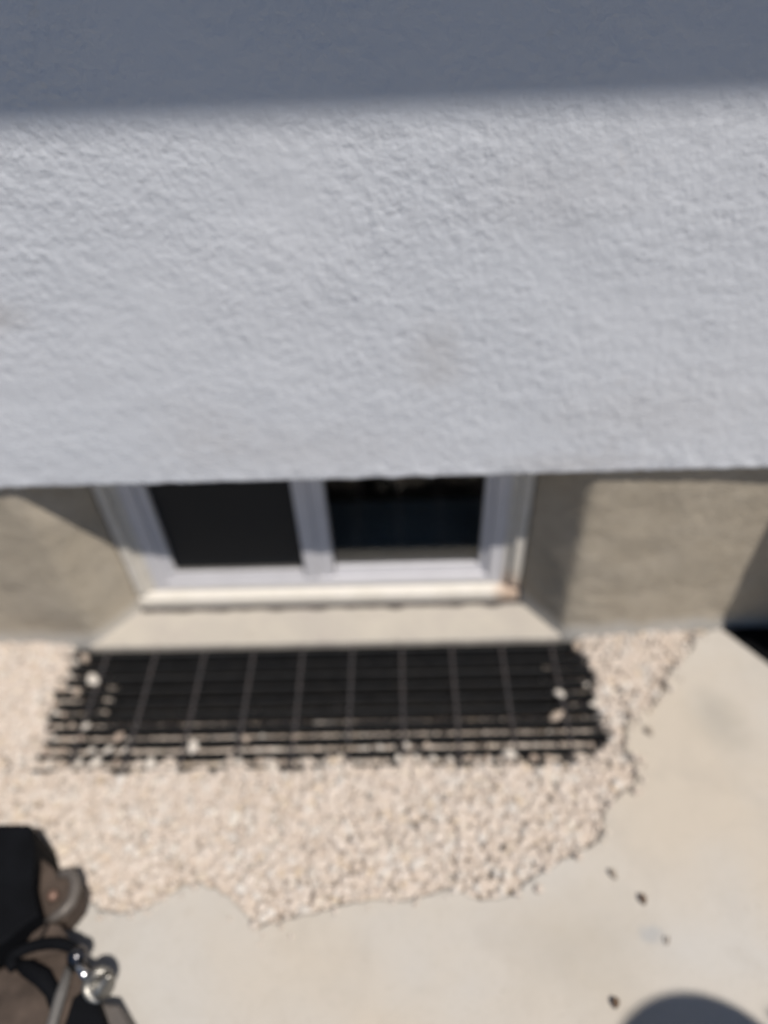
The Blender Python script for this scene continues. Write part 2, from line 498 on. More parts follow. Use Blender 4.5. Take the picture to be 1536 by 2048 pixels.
def gravel():
    V = []; F = []; base = 0
    # bed under the stones
    gx = np.arange(-1.5, 0.86, 0.012); gy = np.arange(0.33, 1.0, 0.012)
    XX, YY = np.meshgrid(gx, gy)
    ZZ = gz(XX, YY) - 0.011
    bed = np.stack([XX.ravel(), YY.ravel(), ZZ.ravel()], 1)
    nx, ny = len(gx), len(gy)
    idx = np.arange(nx * ny).reshape(ny, nx)
    q = np.stack([idx[:-1, :-1], idx[:-1, 1:], idx[1:, 1:], idx[1:, :-1]], -1).reshape(-1, 4)
    zq = ZZ.ravel()[q].min(1); q = q[zq > -0.16]
    tri = np.concatenate([q[:, [0, 1, 2]], q[:, [0, 2, 3]]])
    V.append(bed); F.append(tri); base += len(bed)
    for layer, (sp, dz, rmin, rmax) in enumerate([(0.0170, -0.006, .0095, .0140), (0.0175, -0.002, .0085, .0135), (0.0190, 0.0025, .0070, .0120)]):
        xs = np.arange(-1.25, 0.72, sp); ys = np.arange(0.34, 0.975, sp * .87)
        X, Y = np.meshgrid(xs, ys)
        X = X + (np.arange(len(ys)) % 2)[:, None] * sp / 2
        X = X.ravel() + rng.normal(0, sp * .24, X.size); Y = Y.ravel() + rng.normal(0, sp * .24, Y.size)
        P = np.stack([X, Y], 1)
        keep = ~inside_slab(P) & (Y < 0.975)
        keep &= ~((X > -0.71) & (X < 0.345) & (Y > 0.948))
        # left of the picture stones are never seen
        keep &= ~((X < -0.98) & (Y < 0.9) & (X < -1.15))
        P = P[keep]
        z = gz(P[:, 0], P[:, 1])
        P = P[z > -0.15]; z = z[z > -0.15]
        if layer == 2:                         # loose top stones: not where the bars are open
            k2 = (z > -0.012) | (rng.random(len(P)) < 0.35)
            P = P[k2]; z = z[k2]
        n = len(P)
        r = rng.uniform(rmin, rmax, n) * np.where(rng.random(n) < .12, 1.25, 1.0)
        z = z + dz + rng.normal(0, .0018, n)
        # below the bars: keep tops under the cross bars
        ins = gz(P[:, 0], P[:, 1]) < -0.028
        z = np.where(ins, np.minimum(z, -0.045), z)
        R = rotmats(n)
        # flatten orientation a little: blend with z rotation only for half of them
        kind = rng.integers(0, len(STONES), n)
        for k, (pv, pf) in enumerate(STONES):
            sel = np.where(kind == k)[0]
            if len(sel) == 0: continue
            v = np.einsum('nij,vj->nvi', R[sel], pv) * r[sel][:, None, None]
            v = v + np.stack([P[sel, 0], P[sel, 1], z[sel]], 1)[:, None, :]
            nv = len(pv)
            f = pf[None] + (base + np.arange(len(sel)) * nv)[:, None, None]
            V.append(v.reshape(-1, 3)); F.append(f.reshape(-1, 3)); base += len(sel) * nv
    # loose stones that strayed onto the slab
    E = np.array(EDGE[1:-2]); k = rng.integers(0, len(E) - 1, 170); u = rng.random(170)[:, None]
    Q = E[k] * (1 - u) + E[k + 1] * u + rng.normal(0, .014, (170, 2))
    Q = Q[inside_slab(Q)]
    for q in Q:
        pv, pf = STONES[rng.integers(0, len(STONES))]
        rr = rng.uniform(.0022, .0065) if rng.random() < .8 else .008
        v = np.einsum('ij,vj->vi', rotmats(1)[0], pv) * rr
        v[:, 2] += SLAB_TOP - v[:, 2].min() - .0006; v[:, 0] += q[0]; v[:, 1] += q[1]
        V.append(v); F.append(pf + base); base += len(v)
    V = np.concatenate(V); F = np.concatenate(F)
    me = bpy.data.meshes.new('gravel')
    me.vertices.add(len(V)); me.vertices.foreach_set('co', V.astype(np.float32).ravel())
    me.loops.add(F.size); me.loops.foreach_set('vertex_index', F.astype(np.int32).ravel())
    me.polygons.add(len(F)); me.polygons.foreach_set('loop_start', np.arange(0, F.size, 3, dtype=np.int32))
    me.update(calc_edges=True)
    me.validate()
    for p in me.polygons: p.use_smooth = True
    me.materials.append(M['gravel'])
    o = bpy.data.objects.new('gravel', me)
    COL.objects.link(o)
    tag(o, 'pale pinkish beige gravel bed around and under the black grate', 'gravel', kind='stuff')
gravel()

# ------------------------------------------------------------------ pebbles lodged on the bars
PEB = [(-0.72, 0.921), (-0.687, 0.864), (-0.591, 0.725), (-0.432, 0.702), (-0.514, 0.669), (-0.624, 0.678), (-0.585, 0.677), (-0.331, 0.722), (-0.717, 0.839), (-0.745, 0.842), (-0.752, 0.809), (-0.575, 0.702), (-0.643, 0.703), (-0.608, 0.701), (-0.299, 0.673), (-0.338, 0.672), (-0.249, 0.671), (-0.231, 0.723), (0.317, 0.808), (0.303, 0.756), (0.382, 0.837), (0.385, 0.783), (0.378, 0.927), (0.153, 0.674), (0.198, 0.674), (0.015, 0.677), (-0.021, 0.673), (0.246, 0.672), (-0.057, 0.697), (0.036, 0.701), (-0.004, 0.702), (0.277, 0.671), (0.362, 0.695), (0.117, 0.67), (0.082, 0.671), (0.046, 0.673),
       (-0.70, 0.70), (-0.72, 0.725), (-0.675, 0.728), (-0.735, 0.70), (-0.745, 0.755), (-0.70, 0.757), (-0.725, 0.782), (-0.69, 0.672), (-0.66, 0.676), (-0.72, 0.675), (-0.67, 0.755)]
def pebbles():
    bigs = {(-0.432, 0.702): 'round white pebble lodged alone on the grate near its front edge',
            (-0.514, 0.669): 'grey white pebble sitting on the front bar of the grate, left of centre',
            (-0.591, 0.725): 'beige pebble lodged on the grate just inside its gravel covered left corner',
            (-0.687, 0.864): 'pinkish pebble on the left end of the grate, nearer of the two by the wall',
            (-0.72, 0.921): 'pinkish pebble in the back left corner of the grate next to the wall',
            (0.317, 0.808): 'brownish pebble by the last cross bar of the grate, farther of the two',
            (0.303, 0.756): 'brownish pebble by the last cross bar of the grate, nearer of the two',
            (0.198, 0.674): 'brightest white pebble on the front bar at the right of the grate',
            (0.378, 0.927): 'pale pebble in the back right corner of the grate by the dark wall corner'}
    mp = []
    for i, c in enumerate([(0.42, 0.35, 0.29), (0.58, 0.54, 0.49), (0.36, 0.29, 0.24)]):
        mp.append(m_plain('pebble_stone', c, 0.85, var=0.15, scale=120, bump=0.001))
    meshes = []
    for k, (pv, pf) in enumerate(STONES):
        me = bpy.data.meshes.new('pebble')
        me.from_pydata([tuple(v) for v in pv], [], [tuple(f) for f in pf.tolist()])
        for p in me.polygons: p.use_smooth = True
        me.materials.append(mp[k % 3])
        meshes.append(me)
    for i, (x, y) in enumerate(PEB):
        big = (x, y) in bigs
        ys = 0.6675 + 0.03 * round((y - 0.6675 - .0075) / 0.03) + 0.0075   # centre of the slot between two bars
        r = random.uniform(.0060, .0105) if not big else .0125
        k = 1 if (x, y) in ((-0.432, 0.702), (-0.514, 0.669), (0.198, 0.674)) else random.choice([0, 1, 2, 3, 4, 5, 6, 7])
        o = bpy.data.objects.new('pebble', meshes[k])
        COL.objects.link(o)
        o.location = (x, y, 0.0045 if big else random.uniform(-.009, 0.002))
        o.scale = (r * random.uniform(.95, 1.35), r * random.uniform(.8, 1.05), r * .85)
        o.rotation_euler = (random.uniform(-.3, .3), random.uniform(-.3, .3), random.uniform(0, 6.28))
        if big: tag(o, bigs[(x, y)], 'pebble', 'pebbles lodged on the grate')
        else: tag(o, 'small pale pebble lodged between the black bars of the grate', 'pebble', 'pebbles lodged on the grate')
pebbles()

# ------------------------------------------------------------------ grate
def grate():
    t = empty('grate', (-0.175, 0.80, 0.0))
    tag(t, 'black steel bar grate set in gravel below the basement window', 'grate')
    inv = Matrix.Translation((0.175, -0.80, 0))
    for i in range(10):
        y = 0.660 + 0.03 * i
        bm = bmesh.new()
        box(bm, -0.752 - 0.0035 * i + 0.006 * (i % 3), 0.466, y - .0026, y + .0026, -0.031, -0.001, bev=0.0008)
        o = link('bar', bm, M['bar'], t); o.matrix_parent_inverse = inv
    for i in range(-1, 11):
        x = -0.676 + 0.111 * i
        if x > 0.45 or x < -0.78: continue
        bm = bmesh.new()
        n = 90
        pts = []
        rings = []
        for k in range(n + 1):                # twisted square rod
            yy = 0.652 + (0.943 - 0.652) * k / n
            a = k / n * math.pi * 8
            ring = []
            for c in range(4):
                aa = a + c * math.pi / 2
                ring.append(bm.verts.new((x + 0.0034 * math.cos(aa), yy, -0.0022 + 0.0034 * math.sin(aa))))
            rings.append(ring)
        for k in range(n):
            for c in range(4):
                bm.faces.new((rings[k][c], rings[k][(c + 1) % 4], rings[k + 1][(c + 1) % 4], rings[k + 1][c]))
        bm.faces.new(rings[0][::-1]); bm.faces.new(rings[-1])
        bmesh.ops.recalc_face_normals(bm, faces=bm.faces[:])
        o = link('cross_bar', bm, M['rod'], t, smooth=False); o.matrix_parent_inverse = inv
grate()

# ------------------------------------------------------------------ house
house = empty('house', (0, 0.95, 0))
tag(house, 'white stucco house wall over a tan plastered foundation with a recessed basement window', 'house')
HINV = Matrix.Translation((0, -0.95, 0))
def hp(o):
    o.parent = house; o.matrix_parent_inverse = HINV; return o

def stucco_wall():
    D = 0.945
    xs = list(np.arange(-4.2, -1.2, 0.25)) + list(np.arange(-1.2, 1.1, 0.006)) + list(np.arange(1.1, 4.3, 0.25))
    zs = [0.494, 0.4965, 0.500, 0.506, 0.514, 0.53, 0.56, 0.62, 0.75, 0.95, 1.2, 1.6, 2.2, 2.97]
    verts = []; faces = []
    def zb(x): return 0.0022 * mnoise.noise(Vector((x * 28, 0, 0))) + 0.0022 * mnoise.noise(Vector((x * 85, 4, 0))) + 0.0025 * mnoise.noise(Vector((x * 3.1, 9, 0)))
    for j, z in enumerate([None] + zs):
        for x in xs:
            if z is None: verts.append((x, 1.10, 0.500))
            else:
                w = max(0, 1 - (z - .494) / .08)
                yy = D + (0.0035 if j == 1 else 0.0012 if j == 2 else 0.0)
                yy += 0.0015 * w * mnoise.noise(Vector((x * 45, z * 45, 0)))
                verts.append((x, yy, z + zb(x) * w))
    verts += [(x, 1.30, 2.97) for x in xs]
    n = len(xs); rows = len(zs) + 2
    for j in range(rows - 1):
        for i in range(n - 1):
            a = j * n + i
            faces.append((a, a + 1, a + n + 1, a + n))
    o = pyobj('stucco_wall', verts, faces, M['stucco'])
    hp(o)
stucco_wall()

def foundation():
    # plan profile (x, y) left to right, with the splayed window recess left open between the two parts
    L = [(-4.2, .974), (-2, .974), (-1.2, .974), (-0.95, .975), (-0.85, .970), (-0.78, .964), (-0.735, .960), (-0.708, .961), (-0.697, .967), (-0.688, .980), (-0.665, 1.004), (-0.645, 1.025), (-0.622, 1.050), (-0.622, 1.098)]
    Rr = [(0.267, 1.098), (0.267, 1.050), (0.285, 1.028), (0.305, 1.004), (0.327, .980), (0.345, .9620), (0.351, .9600), (0.360, .959), (0.40, .960), (0.50, .963), (0.60, .967), (0.75, .971), (1.2, .973), (2, .974), (4.2, .974)]
    def dens(P):
        out = []
        for a, b in zip(P[:-1], P[1:]):
            d = math.hypot(b[0] - a[0], b[1] - a[1]); n = max(1, min(40, int(d / 0.012)))
            for k in range(n): out.append((a[0] + (b[0] - a[0]) * k / n, a[1] + (b[1] - a[1]) * k / n))
        out.append(P[-1]); return out
    for P in (dens(L), dens(Rr)):
        zs = [-0.5, -0.25, -0.1, -0.05] + [k * 0.012 for k in range(0, 44)]
        verts = []; faces = []
        for z in zs:
            for x, y in P:
                q = 0.0035 * mnoise.noise(Vector((x * 11, z * 11, y * 8))) + 0.0012 * mnoise.noise(Vector((x * 50, z * 50, y * 50)))
                flare = 0.006 * max(0, 1 - max(z, 0) / 0.05)      # plaster thickens towards the ground
                verts.append((x, y + q - flare, z))
        n = len(P)
        for j in range(len(zs) - 1):
            for i in range(n - 1):
                a = j * n + i
                faces.append((a, a + 1, a + n + 1, a + n))
        hp(pyobj('foundation_wall', verts, faces, M['foundation'], smooth=True))
foundation()

def ledge():
    # concrete ledge in front of the window, slightly uneven front edge
    bm = bmesh.new()
    n = 110; xa, xb = -0.715, 0.345
    fr = []; ft = []; bk = []; lo = []
    for i in range(n + 1):
        x = xa + (xb - xa) * i / n
        q = 0.0018 * mnoise.noise(Vector((x * 18, 2, 0))) + 0.0012 * mnoise.noise(Vector((x * 60, 2, 0)))
        lo.append(bm.verts.new((x, 0.9475 + q, -0.012)))
        fr.append(bm.verts.new((x, 0.9475 + q, 0.006)))
        ft.append(bm.verts.new((x, 0.9515 + q, 0.010)))
        bk.append(bm.verts.new((x, 1.085, 0.016)))
    for i in range(n):
        for A, B in ((lo, fr), (fr, ft), (ft, bk)):
            bm.faces.new((A[i], A[i + 1], B[i + 1], B[i]))
    hp(link('window_ledge', bm, M['ledge']))
    # dark broken joint under the trim
    bm = bmesh.new()
    top = []; bot = []
    for i in range(141):
        x = -0.618 + 0.885 * i / 140
        d = 0.0075 + 0.011 * max(0, mnoise.noise(Vector((x * 22, 8, 0))) + .2) + 0.0015 * mnoise.noise(Vector((x * 90, 8, 0)))
        top.append(bm.verts.new((x, 1.0520, 0.0205)))
        bot.append(bm.verts.new((x, 1.0470 - d, 0.0172)))
    for i in range(140):
        bm.faces.new((bot[i], bot[i + 1], top[i + 1], top[i]))
    hp(link('mortar_joint', bm, M['crack']))
ledge()

def window():
    w = hp(bpy.data.objects.new('window', None)); COL.objects.link(w)
    w.location = (-0.178, 1.05, 0.02)
    w.matrix_parent_inverse = HINV
    INV = Matrix.Translation((0.178, -1.05, -0.02))
    def wp(o): o.parent = w; o.matrix_parent_inverse = INV; return o
    # cream outer frame (sill + two side casings + head)
    bm = bmesh.new()
    # sill with sloping top
    def wedge(pts, x0, x1):
        a = [bm.verts.new((x0, y, z)) for y, z in pts]; b = [bm.verts.new((x1, y, z)) for y, z in pts]
        n = len(pts)
        for i in range(n): bm.faces.new((a[i], a[(i + 1) % n], b[(i + 1) % n], b[i]))
        bm.faces.new(a[::-1]); bm.faces.new(b)
    wedge([(1.049, 0.020), (1.049, 0.045), (1.053, 0.049), (1.0725, 0.064), (1.0725, 0.020)], -0.6185, 0.2635)
    bmesh.ops.recalc_face_normals(bm, faces=bm.faces[:])
    wp(link('sill', bm, M['cream']))
    for (x0, x1) in ((-0.6185, -0.596), (0.241, 0.2635)):
        bm = bmesh.new(); box(bm, x0, x1, 1.052, 1.10, 0.0645, 0.52, bev=0.002)
        wp(link('casing', bm, M['cream']))
    for (x0, x1) in ((-0.5955, -0.5775), (0.2225, 0.2405)):
        bm = bmesh.new(); box(bm, x0, x1, 1.064, 1.10, 0.0645, 0.52, bev=0.0015)
        wp(link('casing', bm, M['cream']))
    # white vinyl frame
    boxs = [('frame_stile', (-0.577, -0.545, 1.066, 1.12, 0.064, 0.52)), ('frame_stile', (0.190, 0.222, 1.066, 1.12, 0.064, 0.52)),
            ('frame_rail', (-0.5445, 0.1895, 1.066, 1.12, 0.064, 0.088)),
            ('meeting_stile', (-0.2245, -0.192, 1.068, 1.105, 0.0885, 0.52)), ('meeting_stile', (-0.1915, -0.160, 1.072, 1.11, 0.0885, 0.52)),
            ('sash_rail', (-0.5445, -0.228, 1.072, 1.10, 0.0885, 0.112)), ('sash_rail', (-0.1565, 0.1895, 1.076, 1.104, 0.0885, 0.110)),
            ('sash_stile', (-0.5445, -0.5235, 1.072, 1.10, 0.1125, 0.52)), ('sash_stile', (0.1715, 0.1895, 1.076, 1.104, 0.1105, 0.52))]
    for nme, d in boxs:
        bm = bmesh.new(); box(bm, *d, bev=0.0022)
        wp(link(nme, bm, M['vinyl']))
    wp(boxo('insect_screen', (-0.523, -0.228, 1.086, 1.088, 0.1125, 0.52), M['screen']))
    wp(boxo('glass_pane', (-0.1565, 0.171, 1.088, 1.092, 0.1105, 0.52), M['glass']))
    # pale bead along the foot of the right pane
    bm = bmesh.new(); box(bm, -0.1560, 0.171, 1.0805, 1.0875, 0.1105, 0.1145, bev=0.001)
    wp(link('glazing_bead', bm, M['vinyl']))
    bm = bmesh.new(); box(bm, -0.523, -0.228, 1.0785, 1.0855, 0.1125, 0.1165, bev=0.001)
    wp(link('glazing_bead', bm, M['grey']))
window()

def pane_tint_board():
    hp(boxo('pane_tint_board', (-0.9, 0.6, 1.125, 1.36, 0.035, 0.058), m_plain('pane_tint', (0.42, 0.46, 0.46), 0.6, var=0.1, scale=6), bev=0.003))  # board added behind the glass to lighten and tint the pane's lower half
pane_tint_board()

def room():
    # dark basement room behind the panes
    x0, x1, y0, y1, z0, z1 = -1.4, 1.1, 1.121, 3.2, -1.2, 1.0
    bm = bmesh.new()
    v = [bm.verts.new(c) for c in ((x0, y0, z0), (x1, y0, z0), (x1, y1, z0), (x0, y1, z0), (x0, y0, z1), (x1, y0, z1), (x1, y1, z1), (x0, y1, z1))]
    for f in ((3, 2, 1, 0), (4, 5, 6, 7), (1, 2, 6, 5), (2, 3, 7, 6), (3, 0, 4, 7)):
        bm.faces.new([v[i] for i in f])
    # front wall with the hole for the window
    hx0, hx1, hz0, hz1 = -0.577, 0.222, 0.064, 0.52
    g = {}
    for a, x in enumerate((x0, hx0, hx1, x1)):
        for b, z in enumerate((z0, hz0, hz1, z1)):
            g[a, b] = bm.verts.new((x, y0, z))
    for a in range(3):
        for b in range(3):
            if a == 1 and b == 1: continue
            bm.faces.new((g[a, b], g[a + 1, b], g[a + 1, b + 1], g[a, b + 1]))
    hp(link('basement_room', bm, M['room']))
room()

def roof():
    bm = bmesh.new(); box(bm, -4.3, 4.3, 0.345, 0.96, 2.709, 2.735); hp(link('soffit', bm, M['soffit']))
    bm = bmesh.new(); box(bm, -4.3, 4.3, 0.320, 0.3445, 2.709, 2.862, bev=0.004); hp(link('fascia', bm, M['vinyl']))
    vs = [(-4.35, 0.27, 2.865), (4.35, 0.27, 2.865), (4.35, 4.5, 4.665), (-4.35, 4.5, 4.665), (-4.35, 0.27, 2.895), (4.35, 0.27, 2.895), (4.35, 4.5, 4.695), (-4.35, 4.5, 4.695)]
    hp(pyobj('roof', vs, [(3, 2, 1, 0), (4, 5, 6, 7), (0, 1, 5, 4), (1, 2, 6, 5), (2, 3, 7, 6), (3, 0, 4, 7)], M['shingle']))
roof()

# ------------------------------------------------------------------ downspout added unseen past the right edge, with a black sheet over the shaded corner
def shadow_caster():
    t = empty('shadow_caster', (0.91, 0.86, 0.02))
    tag(t, 'unseen black post added past the right edge to cast the shadow up the tan wall', 'shadow_caster')
    inv = Matrix.Translation((-0.91, -0.86, -0.02))
    bm = bmesh.new(); box(bm, 0.855, 0.968, 0.800, 0.915, 0.030, 2.70, bev=0.006)
    for v in bm.verts:
        pass
    o = link('post', bm, M['black'], t); o.matrix_parent_inverse = inv
    for z in (0.35, 1.6):
        bm = bmesh.new(); box(bm, 0.849, 0.974, 0.794, 0.921, z, z + .03, bev=0.003); box(bm, 0.87, 0.95, 0.9215, 0.972, z + .003, z + .027)
        o = link('bracket', bm, M['black'], t); o.matrix_parent_inverse = inv
    p = empty('shade_sheet', (0.85, 0.85, SLAB_TOP))
    tag(p, 'black sheet added over the shaded corner of the pavement against the wall to deepen its shadow', 'shade sheet')
    bm = bmesh.new()
    prism(bm, [(0.703, 0.958), (0.779, 0.852), (0.874, 0.711), (1.05, 0.711), (1.05, 0.958)], 0.0124, 0.019, bev=0.002)  # added black sheet deepens the shaded corner; its edge follows the cast shadow
    o = link('mat', bm, M['matte'], p); o.matrix_parent_inverse = Matrix.Translation((-0.85, -0.85, -SLAB_TOP))
    bm = bmesh.new()
    for k in range(5):
        box(bm, 0.80 + k * .045, 0.812 + k * .045, 0.86, 0.94, 0.0194, 0.026, bev=0.002)
    o = link('rib', bm, M['black'], p); o.matrix_parent_inverse = Matrix.Translation((-0.85, -0.85, -SLAB_TOP))
shadow_caster()

# ------------------------------------------------------------------ leaf scraps on the slab
def scrap(x, y, ln, wd, rz, label, col=None):
    bm = bmesh.new()
    n = 8
    L = []; R_ = []; C_ = []
    for i in range(n + 1):
        t = i / n
        w = wd * math.sin(math.pi * min(1, max(0.03, t * .94 + .03))) ** .8
        zz = 0.0022 + 0.003 * math.sin(t * 3.0) + 0.0005 * i % 2
        px = (t - .5) * ln
        L.append(bm.verts.new((px, w * (1 + .2 * random.random()), zz + 0.003)))
        C_.append(bm.verts.new((px, 0, zz - 0.001)))
        R_.append(bm.verts.new((px, -w * (1 + .2 * random.random()), zz + 0.0025)))
    for i in range(n):
        bm.faces.new((L[i], C_[i], C_[i + 1], L[i + 1])); bm.faces.new((C_[i], R_[i], R_[i + 1], C_[i + 1]))
    r = bmesh.ops.extrude_face_region(bm, geom=bm.faces[:])
    for v in [g for g in r['geom'] if isinstance(g, bmesh.types.BMVert)]: v.co.z -= 0.0007
    bmesh.ops.recalc_face_normals(bm, faces=bm.faces[:])
    o = link('dry_leaf', bm, col or M['leaf'], smooth=True)
    o.location = (x, y, SLAB_TOP + .0006); o.rotation_euler = (0, 0, rz)
    tag(o, label, 'dry leaf', 'leaf scraps on the pavement')
pale = m_plain('faded_leaf', (0.27, 0.23, 0.19), 0.8, var=0.3, scale=90, bump=0.001)
scrap(0.476, 0.712, .020, .0042, 2.0, 'faded grey brown leaf scrap on the concrete beside the right end of the grate', pale)
scrap(0.385, 0.407, .017, .0045, 1.75, 'dark brown leaf scrap on the concrete above the bluish splash')
scrap(0.306, 0.262, .015, .0050, 1.3, 'darkest leaf scrap, next to the round shadow at the bottom of the photo')
scrap(0.408, 0.345, .013, .0014, 1.25, 'thin stem like scrap just right of the bluish splash')
scrap(0.345, 0.447, .018, .0036, 2.0, 'pale leaf scrap closest to the broken edge of the gravel', pale)

# ------------------------------------------------------------------ dark fitting at the lower left
def fitting():
    t = empty('machine', (-0.58, 0.32, SLAB_TOP))
    tag(t, 'dark brown and black metal machine with a knurled chrome knob at the lower left corner', 'machine')
    inv = Matrix.Translation((0.58, -0.32, -SLAB_TOP))
    def add(name, bm, m, smooth=False, parent=None):
        o = link(name, bm, m, parent or t, smooth)
        if parent is None: o.matrix_parent_inverse = inv
        else: o.matrix_parent_inverse = inv @ Matrix.Identity(4)
        return o
    z0 = SLAB_TOP + .0005
    bm = bmesh.new()
    prism(bm, [(-0.95, 0.506), (-0.70, 0.502), (-0.648, 0.501), (-0.640, 0.495), (-0.624, 0.468), (-0.617, 0.442), (-0.606, 0.405), (-0.580, 0.362), (-0.628, 0.316), (-0.82, 0.20), (-0.95, 0.20)], z0, 0.128, bev=0.006)
    add('housing', bm, M['matte'])
    bm = bmesh.new()
    prism(bm, [(-0.620, 0.300), (-0.600, 0.327), (-0.572, 0.352), (-0.552, 0.341), (-0.526, 0.320), (-0.500, 0.296), (-0.486, 0.270), (-0.480, 0.240), (-0.448, 0.19), (-0.45, 0.10), (-0.80, 0.10), (-0.80, 0.196)], z0, 0.105, bev=0.012)
    add('body', bm, M['brown'], True)
    # ear-shaped lug with a raised rim and a bolt
    bm = bmesh.new()
    prism(bm, [(-0.622, 0.456), (-0.600, 0.443), (-0.583, 0.428), (-0.560, 0.431), (-0.545, 0.418), (-0.538, 0.398), (-0.538, 0.380), (-0.550, 0.360), (-0.574, 0.357), (-0.60, 0.38)], 0.055, 0.098, bev=0.004)
    add('lug', bm, M['brown'])
    bm = bmesh.new()
    tube(bm, [(-0.582, 0.427, .099), (-0.570, 0.430, .103), (-0.557, 0.428, .105), (-0.547, 0.416, .106), (-0.543, 0.400, .106), (-0.544, 0.385, .106), (-0.552, 0.372, .106), (-0.563, 0.364, .104), (-0.577, 0.360, .098)], [.006, .0085, .009, .009, .009, .009, .009, .008, .006], 12)
    add('lug_rim', bm, m_plain('worn_rim', (0.125, 0.112, 0.102), 0.5, 0.3, var=0.2, scale=40), True)
    bm = bmesh.new()
    tube(bm, [(-0.579, 0.396, .096), (-0.579, 0.396, .105), (-0.579, 0.396, .108)], [.0085, .0085, .005], 12)
    add('bolt', bm, m_plain('copper_bolt', (0.22, 0.14, 0.11), 0.5, 0.4, var=0.2, scale=40), True)
    # two flat brown tongues between lug and strap
    bm = bmesh.new()
    prism(bm, [(-0.602, 0.300), (-0.588, 0.338), (-0.568, 0.354), (-0.548, 0.350), (-0.520, 0.322), (-0.540, 0.312)], 0.1052, 0.113, bev=0.002)
    add('clamp_plate', bm, M['brown'])
    bm = bmesh.new()
    tube(bm, [(-0.566, 0.352, .1135), (-0.570, 0.335, .1145), (-0.572, 0.318, .1145)], .0025, 8)
    add('seam', bm, M['matte'], True)
    # dark loop strap round the neck
    bm = bmesh.new()
    pts = []
    for k in range(25):
        a = math.radians(-35 + 250 * k / 24)
        pts.append((-0.552 + 0.050 * math.cos(a), 0.302 + 0.020 * math.sin(a), .121 + .003 * math.sin(a * 2)))
    tube(bm, pts, .0085, 10)
    add('strap', bm, M['matte'], True)
    bm = bmesh.new()
    tube(bm, [(-0.600, 0.300, .112), (-0.575, 0.290, .116), (-0.548, 0.278, .116), (-0.530, 0.262, .112), (-0.515, 0.235, .108)], [.006, .012, .013, .011, .007], 12)
    add('hose', bm, M['matte'], True)
    # small chrome swivel and large knurled knob on a tilted stem
    kc = Vector((-0.461, 0.269, .120)); sc_ = Vector((-0.503, 0.304, .122))
    def ball(bm, c, r, ax, squash=1.0, knurl=False, seg=28, rings=16):
        ax = ax.normalized(); u = ax.cross(Vector((0, 1, 0))).normalized(); v = ax.cross(u)
        prev = None
        for j in range(rings + 1):
            ph = math.pi * j / rings
            ring = []
            for k in range(seg):
                th = 2 * math.pi * k / seg
                rr = r
                if knurl and 0.22 < j / rings < 0.78:
                    rr *= 1.0 + (0.045 if (k + j) % 2 else -0.040)
                p = c + ax * (math.cos(ph) * rr * squash) + (u * math.cos(th) + v * math.sin(th)) * (max(0.0, math.sin(ph)) ** .8 * rr)
                ring.append(bm.verts.new(p))
            if prev:
                for k in range(seg):
                    bm.faces.new((prev[k], prev[(k + 1) % seg], ring[(k + 1) % seg], ring[k]))
            prev = ring
        bmesh.ops.remove_doubles(bm, verts=bm.verts[:], dist=1e-6)
        bmesh.ops.recalc_face_normals(bm, faces=bm.faces[:])
    kn = m_plain('knurled_chrome', (0.26, 0.255, 0.24), 0.40, 1.0, var=0.15, scale=30, bump=0.0)
    bm = bmesh.new(); ball(bm, kc, .0228, Vector((.75, -.45, .35)), .85, True, 44, 26); add('knob', bm, kn)
    bm = bmesh.new(); ball(bm, sc_, .0150, Vector((.75, -.45, .35)), .9); add('swivel', bm, m_plain('dark_chrome', (0.10, 0.10, 0.11), 0.25, 1.0, var=0.1, scale=30, bump=0.0), True)
    bm = bmesh.new(); tube(bm, [sc_ + Vector((.004, -.012, .004)), (-0.489, 0.284, .126), (-0.478, 0.276, .124)], [.006, .0055, .008], 14); add('stem', bm, M['chrome'], True)
    bm = bmesh.new(); tube(bm, [(-0.512, 0.290, .120), (-0.513, 0.255, .120), (-0.515, 0.20, .118), (-0.516, 0.12, .115)], [.006, .0085, .008, .008], 12); add('lever', bm, M['grey'], True)
    bm = bmesh.new(); prism(bm, [(-0.500, 0.255), (-0.484, 0.268), (-0.462, 0.250), (-0.444, 0.225), (-0.436, 0.19), (-0.44, 0.10), (-0.50, 0.10), (-0.503, 0.20)], 0.060, 0.109, bev=0.005); add('side_cover', bm, M['matte'])
    bm = bmesh.new(); prism(bm, [(-0.470, 0.255), (-0.440, 0.252), (-0.412, 0.222), (-0.385, 0.196), (-0.35, 0.155), (-0.33, 0.10), (-0.435, 0.10), (-0.4355, 0.19)], z0, 0.080, bev=0.006); add('foot_casting', bm, m_plain('grey_casting', (0.10, 0.09, 0.085), 0.7, 0.1, var=0.2, scale=30))
fitting()

# ------------------------------------------------------------------ the person whose hatted head throws the round shadow
def skin_chain(name, verts, edges, radii, mat, parent, root=0, sub=2):
    me = bpy.data.meshes.new(name)
    me.from_pydata(verts, edges, [])
    o = bpy.data.objects.new(name, me)
    COL.objects.link(o)
    o.parent = parent
    me.materials.append(mat)
    sm = o.modifiers.new('skin', 'SKIN')
    sm.use_smooth_shade = True
    for i, r in enumerate(radii):
        r = r if isinstance(r, tuple) else (r, r)
        me.skin_vertices[0].data[i].radius = r
        me.skin_vertices[0].data[i].use_root = (i == root)
    ss = o.modifiers.new('sub', 'SUBSURF'); ss.levels = sub; ss.render_levels = sub
    return o

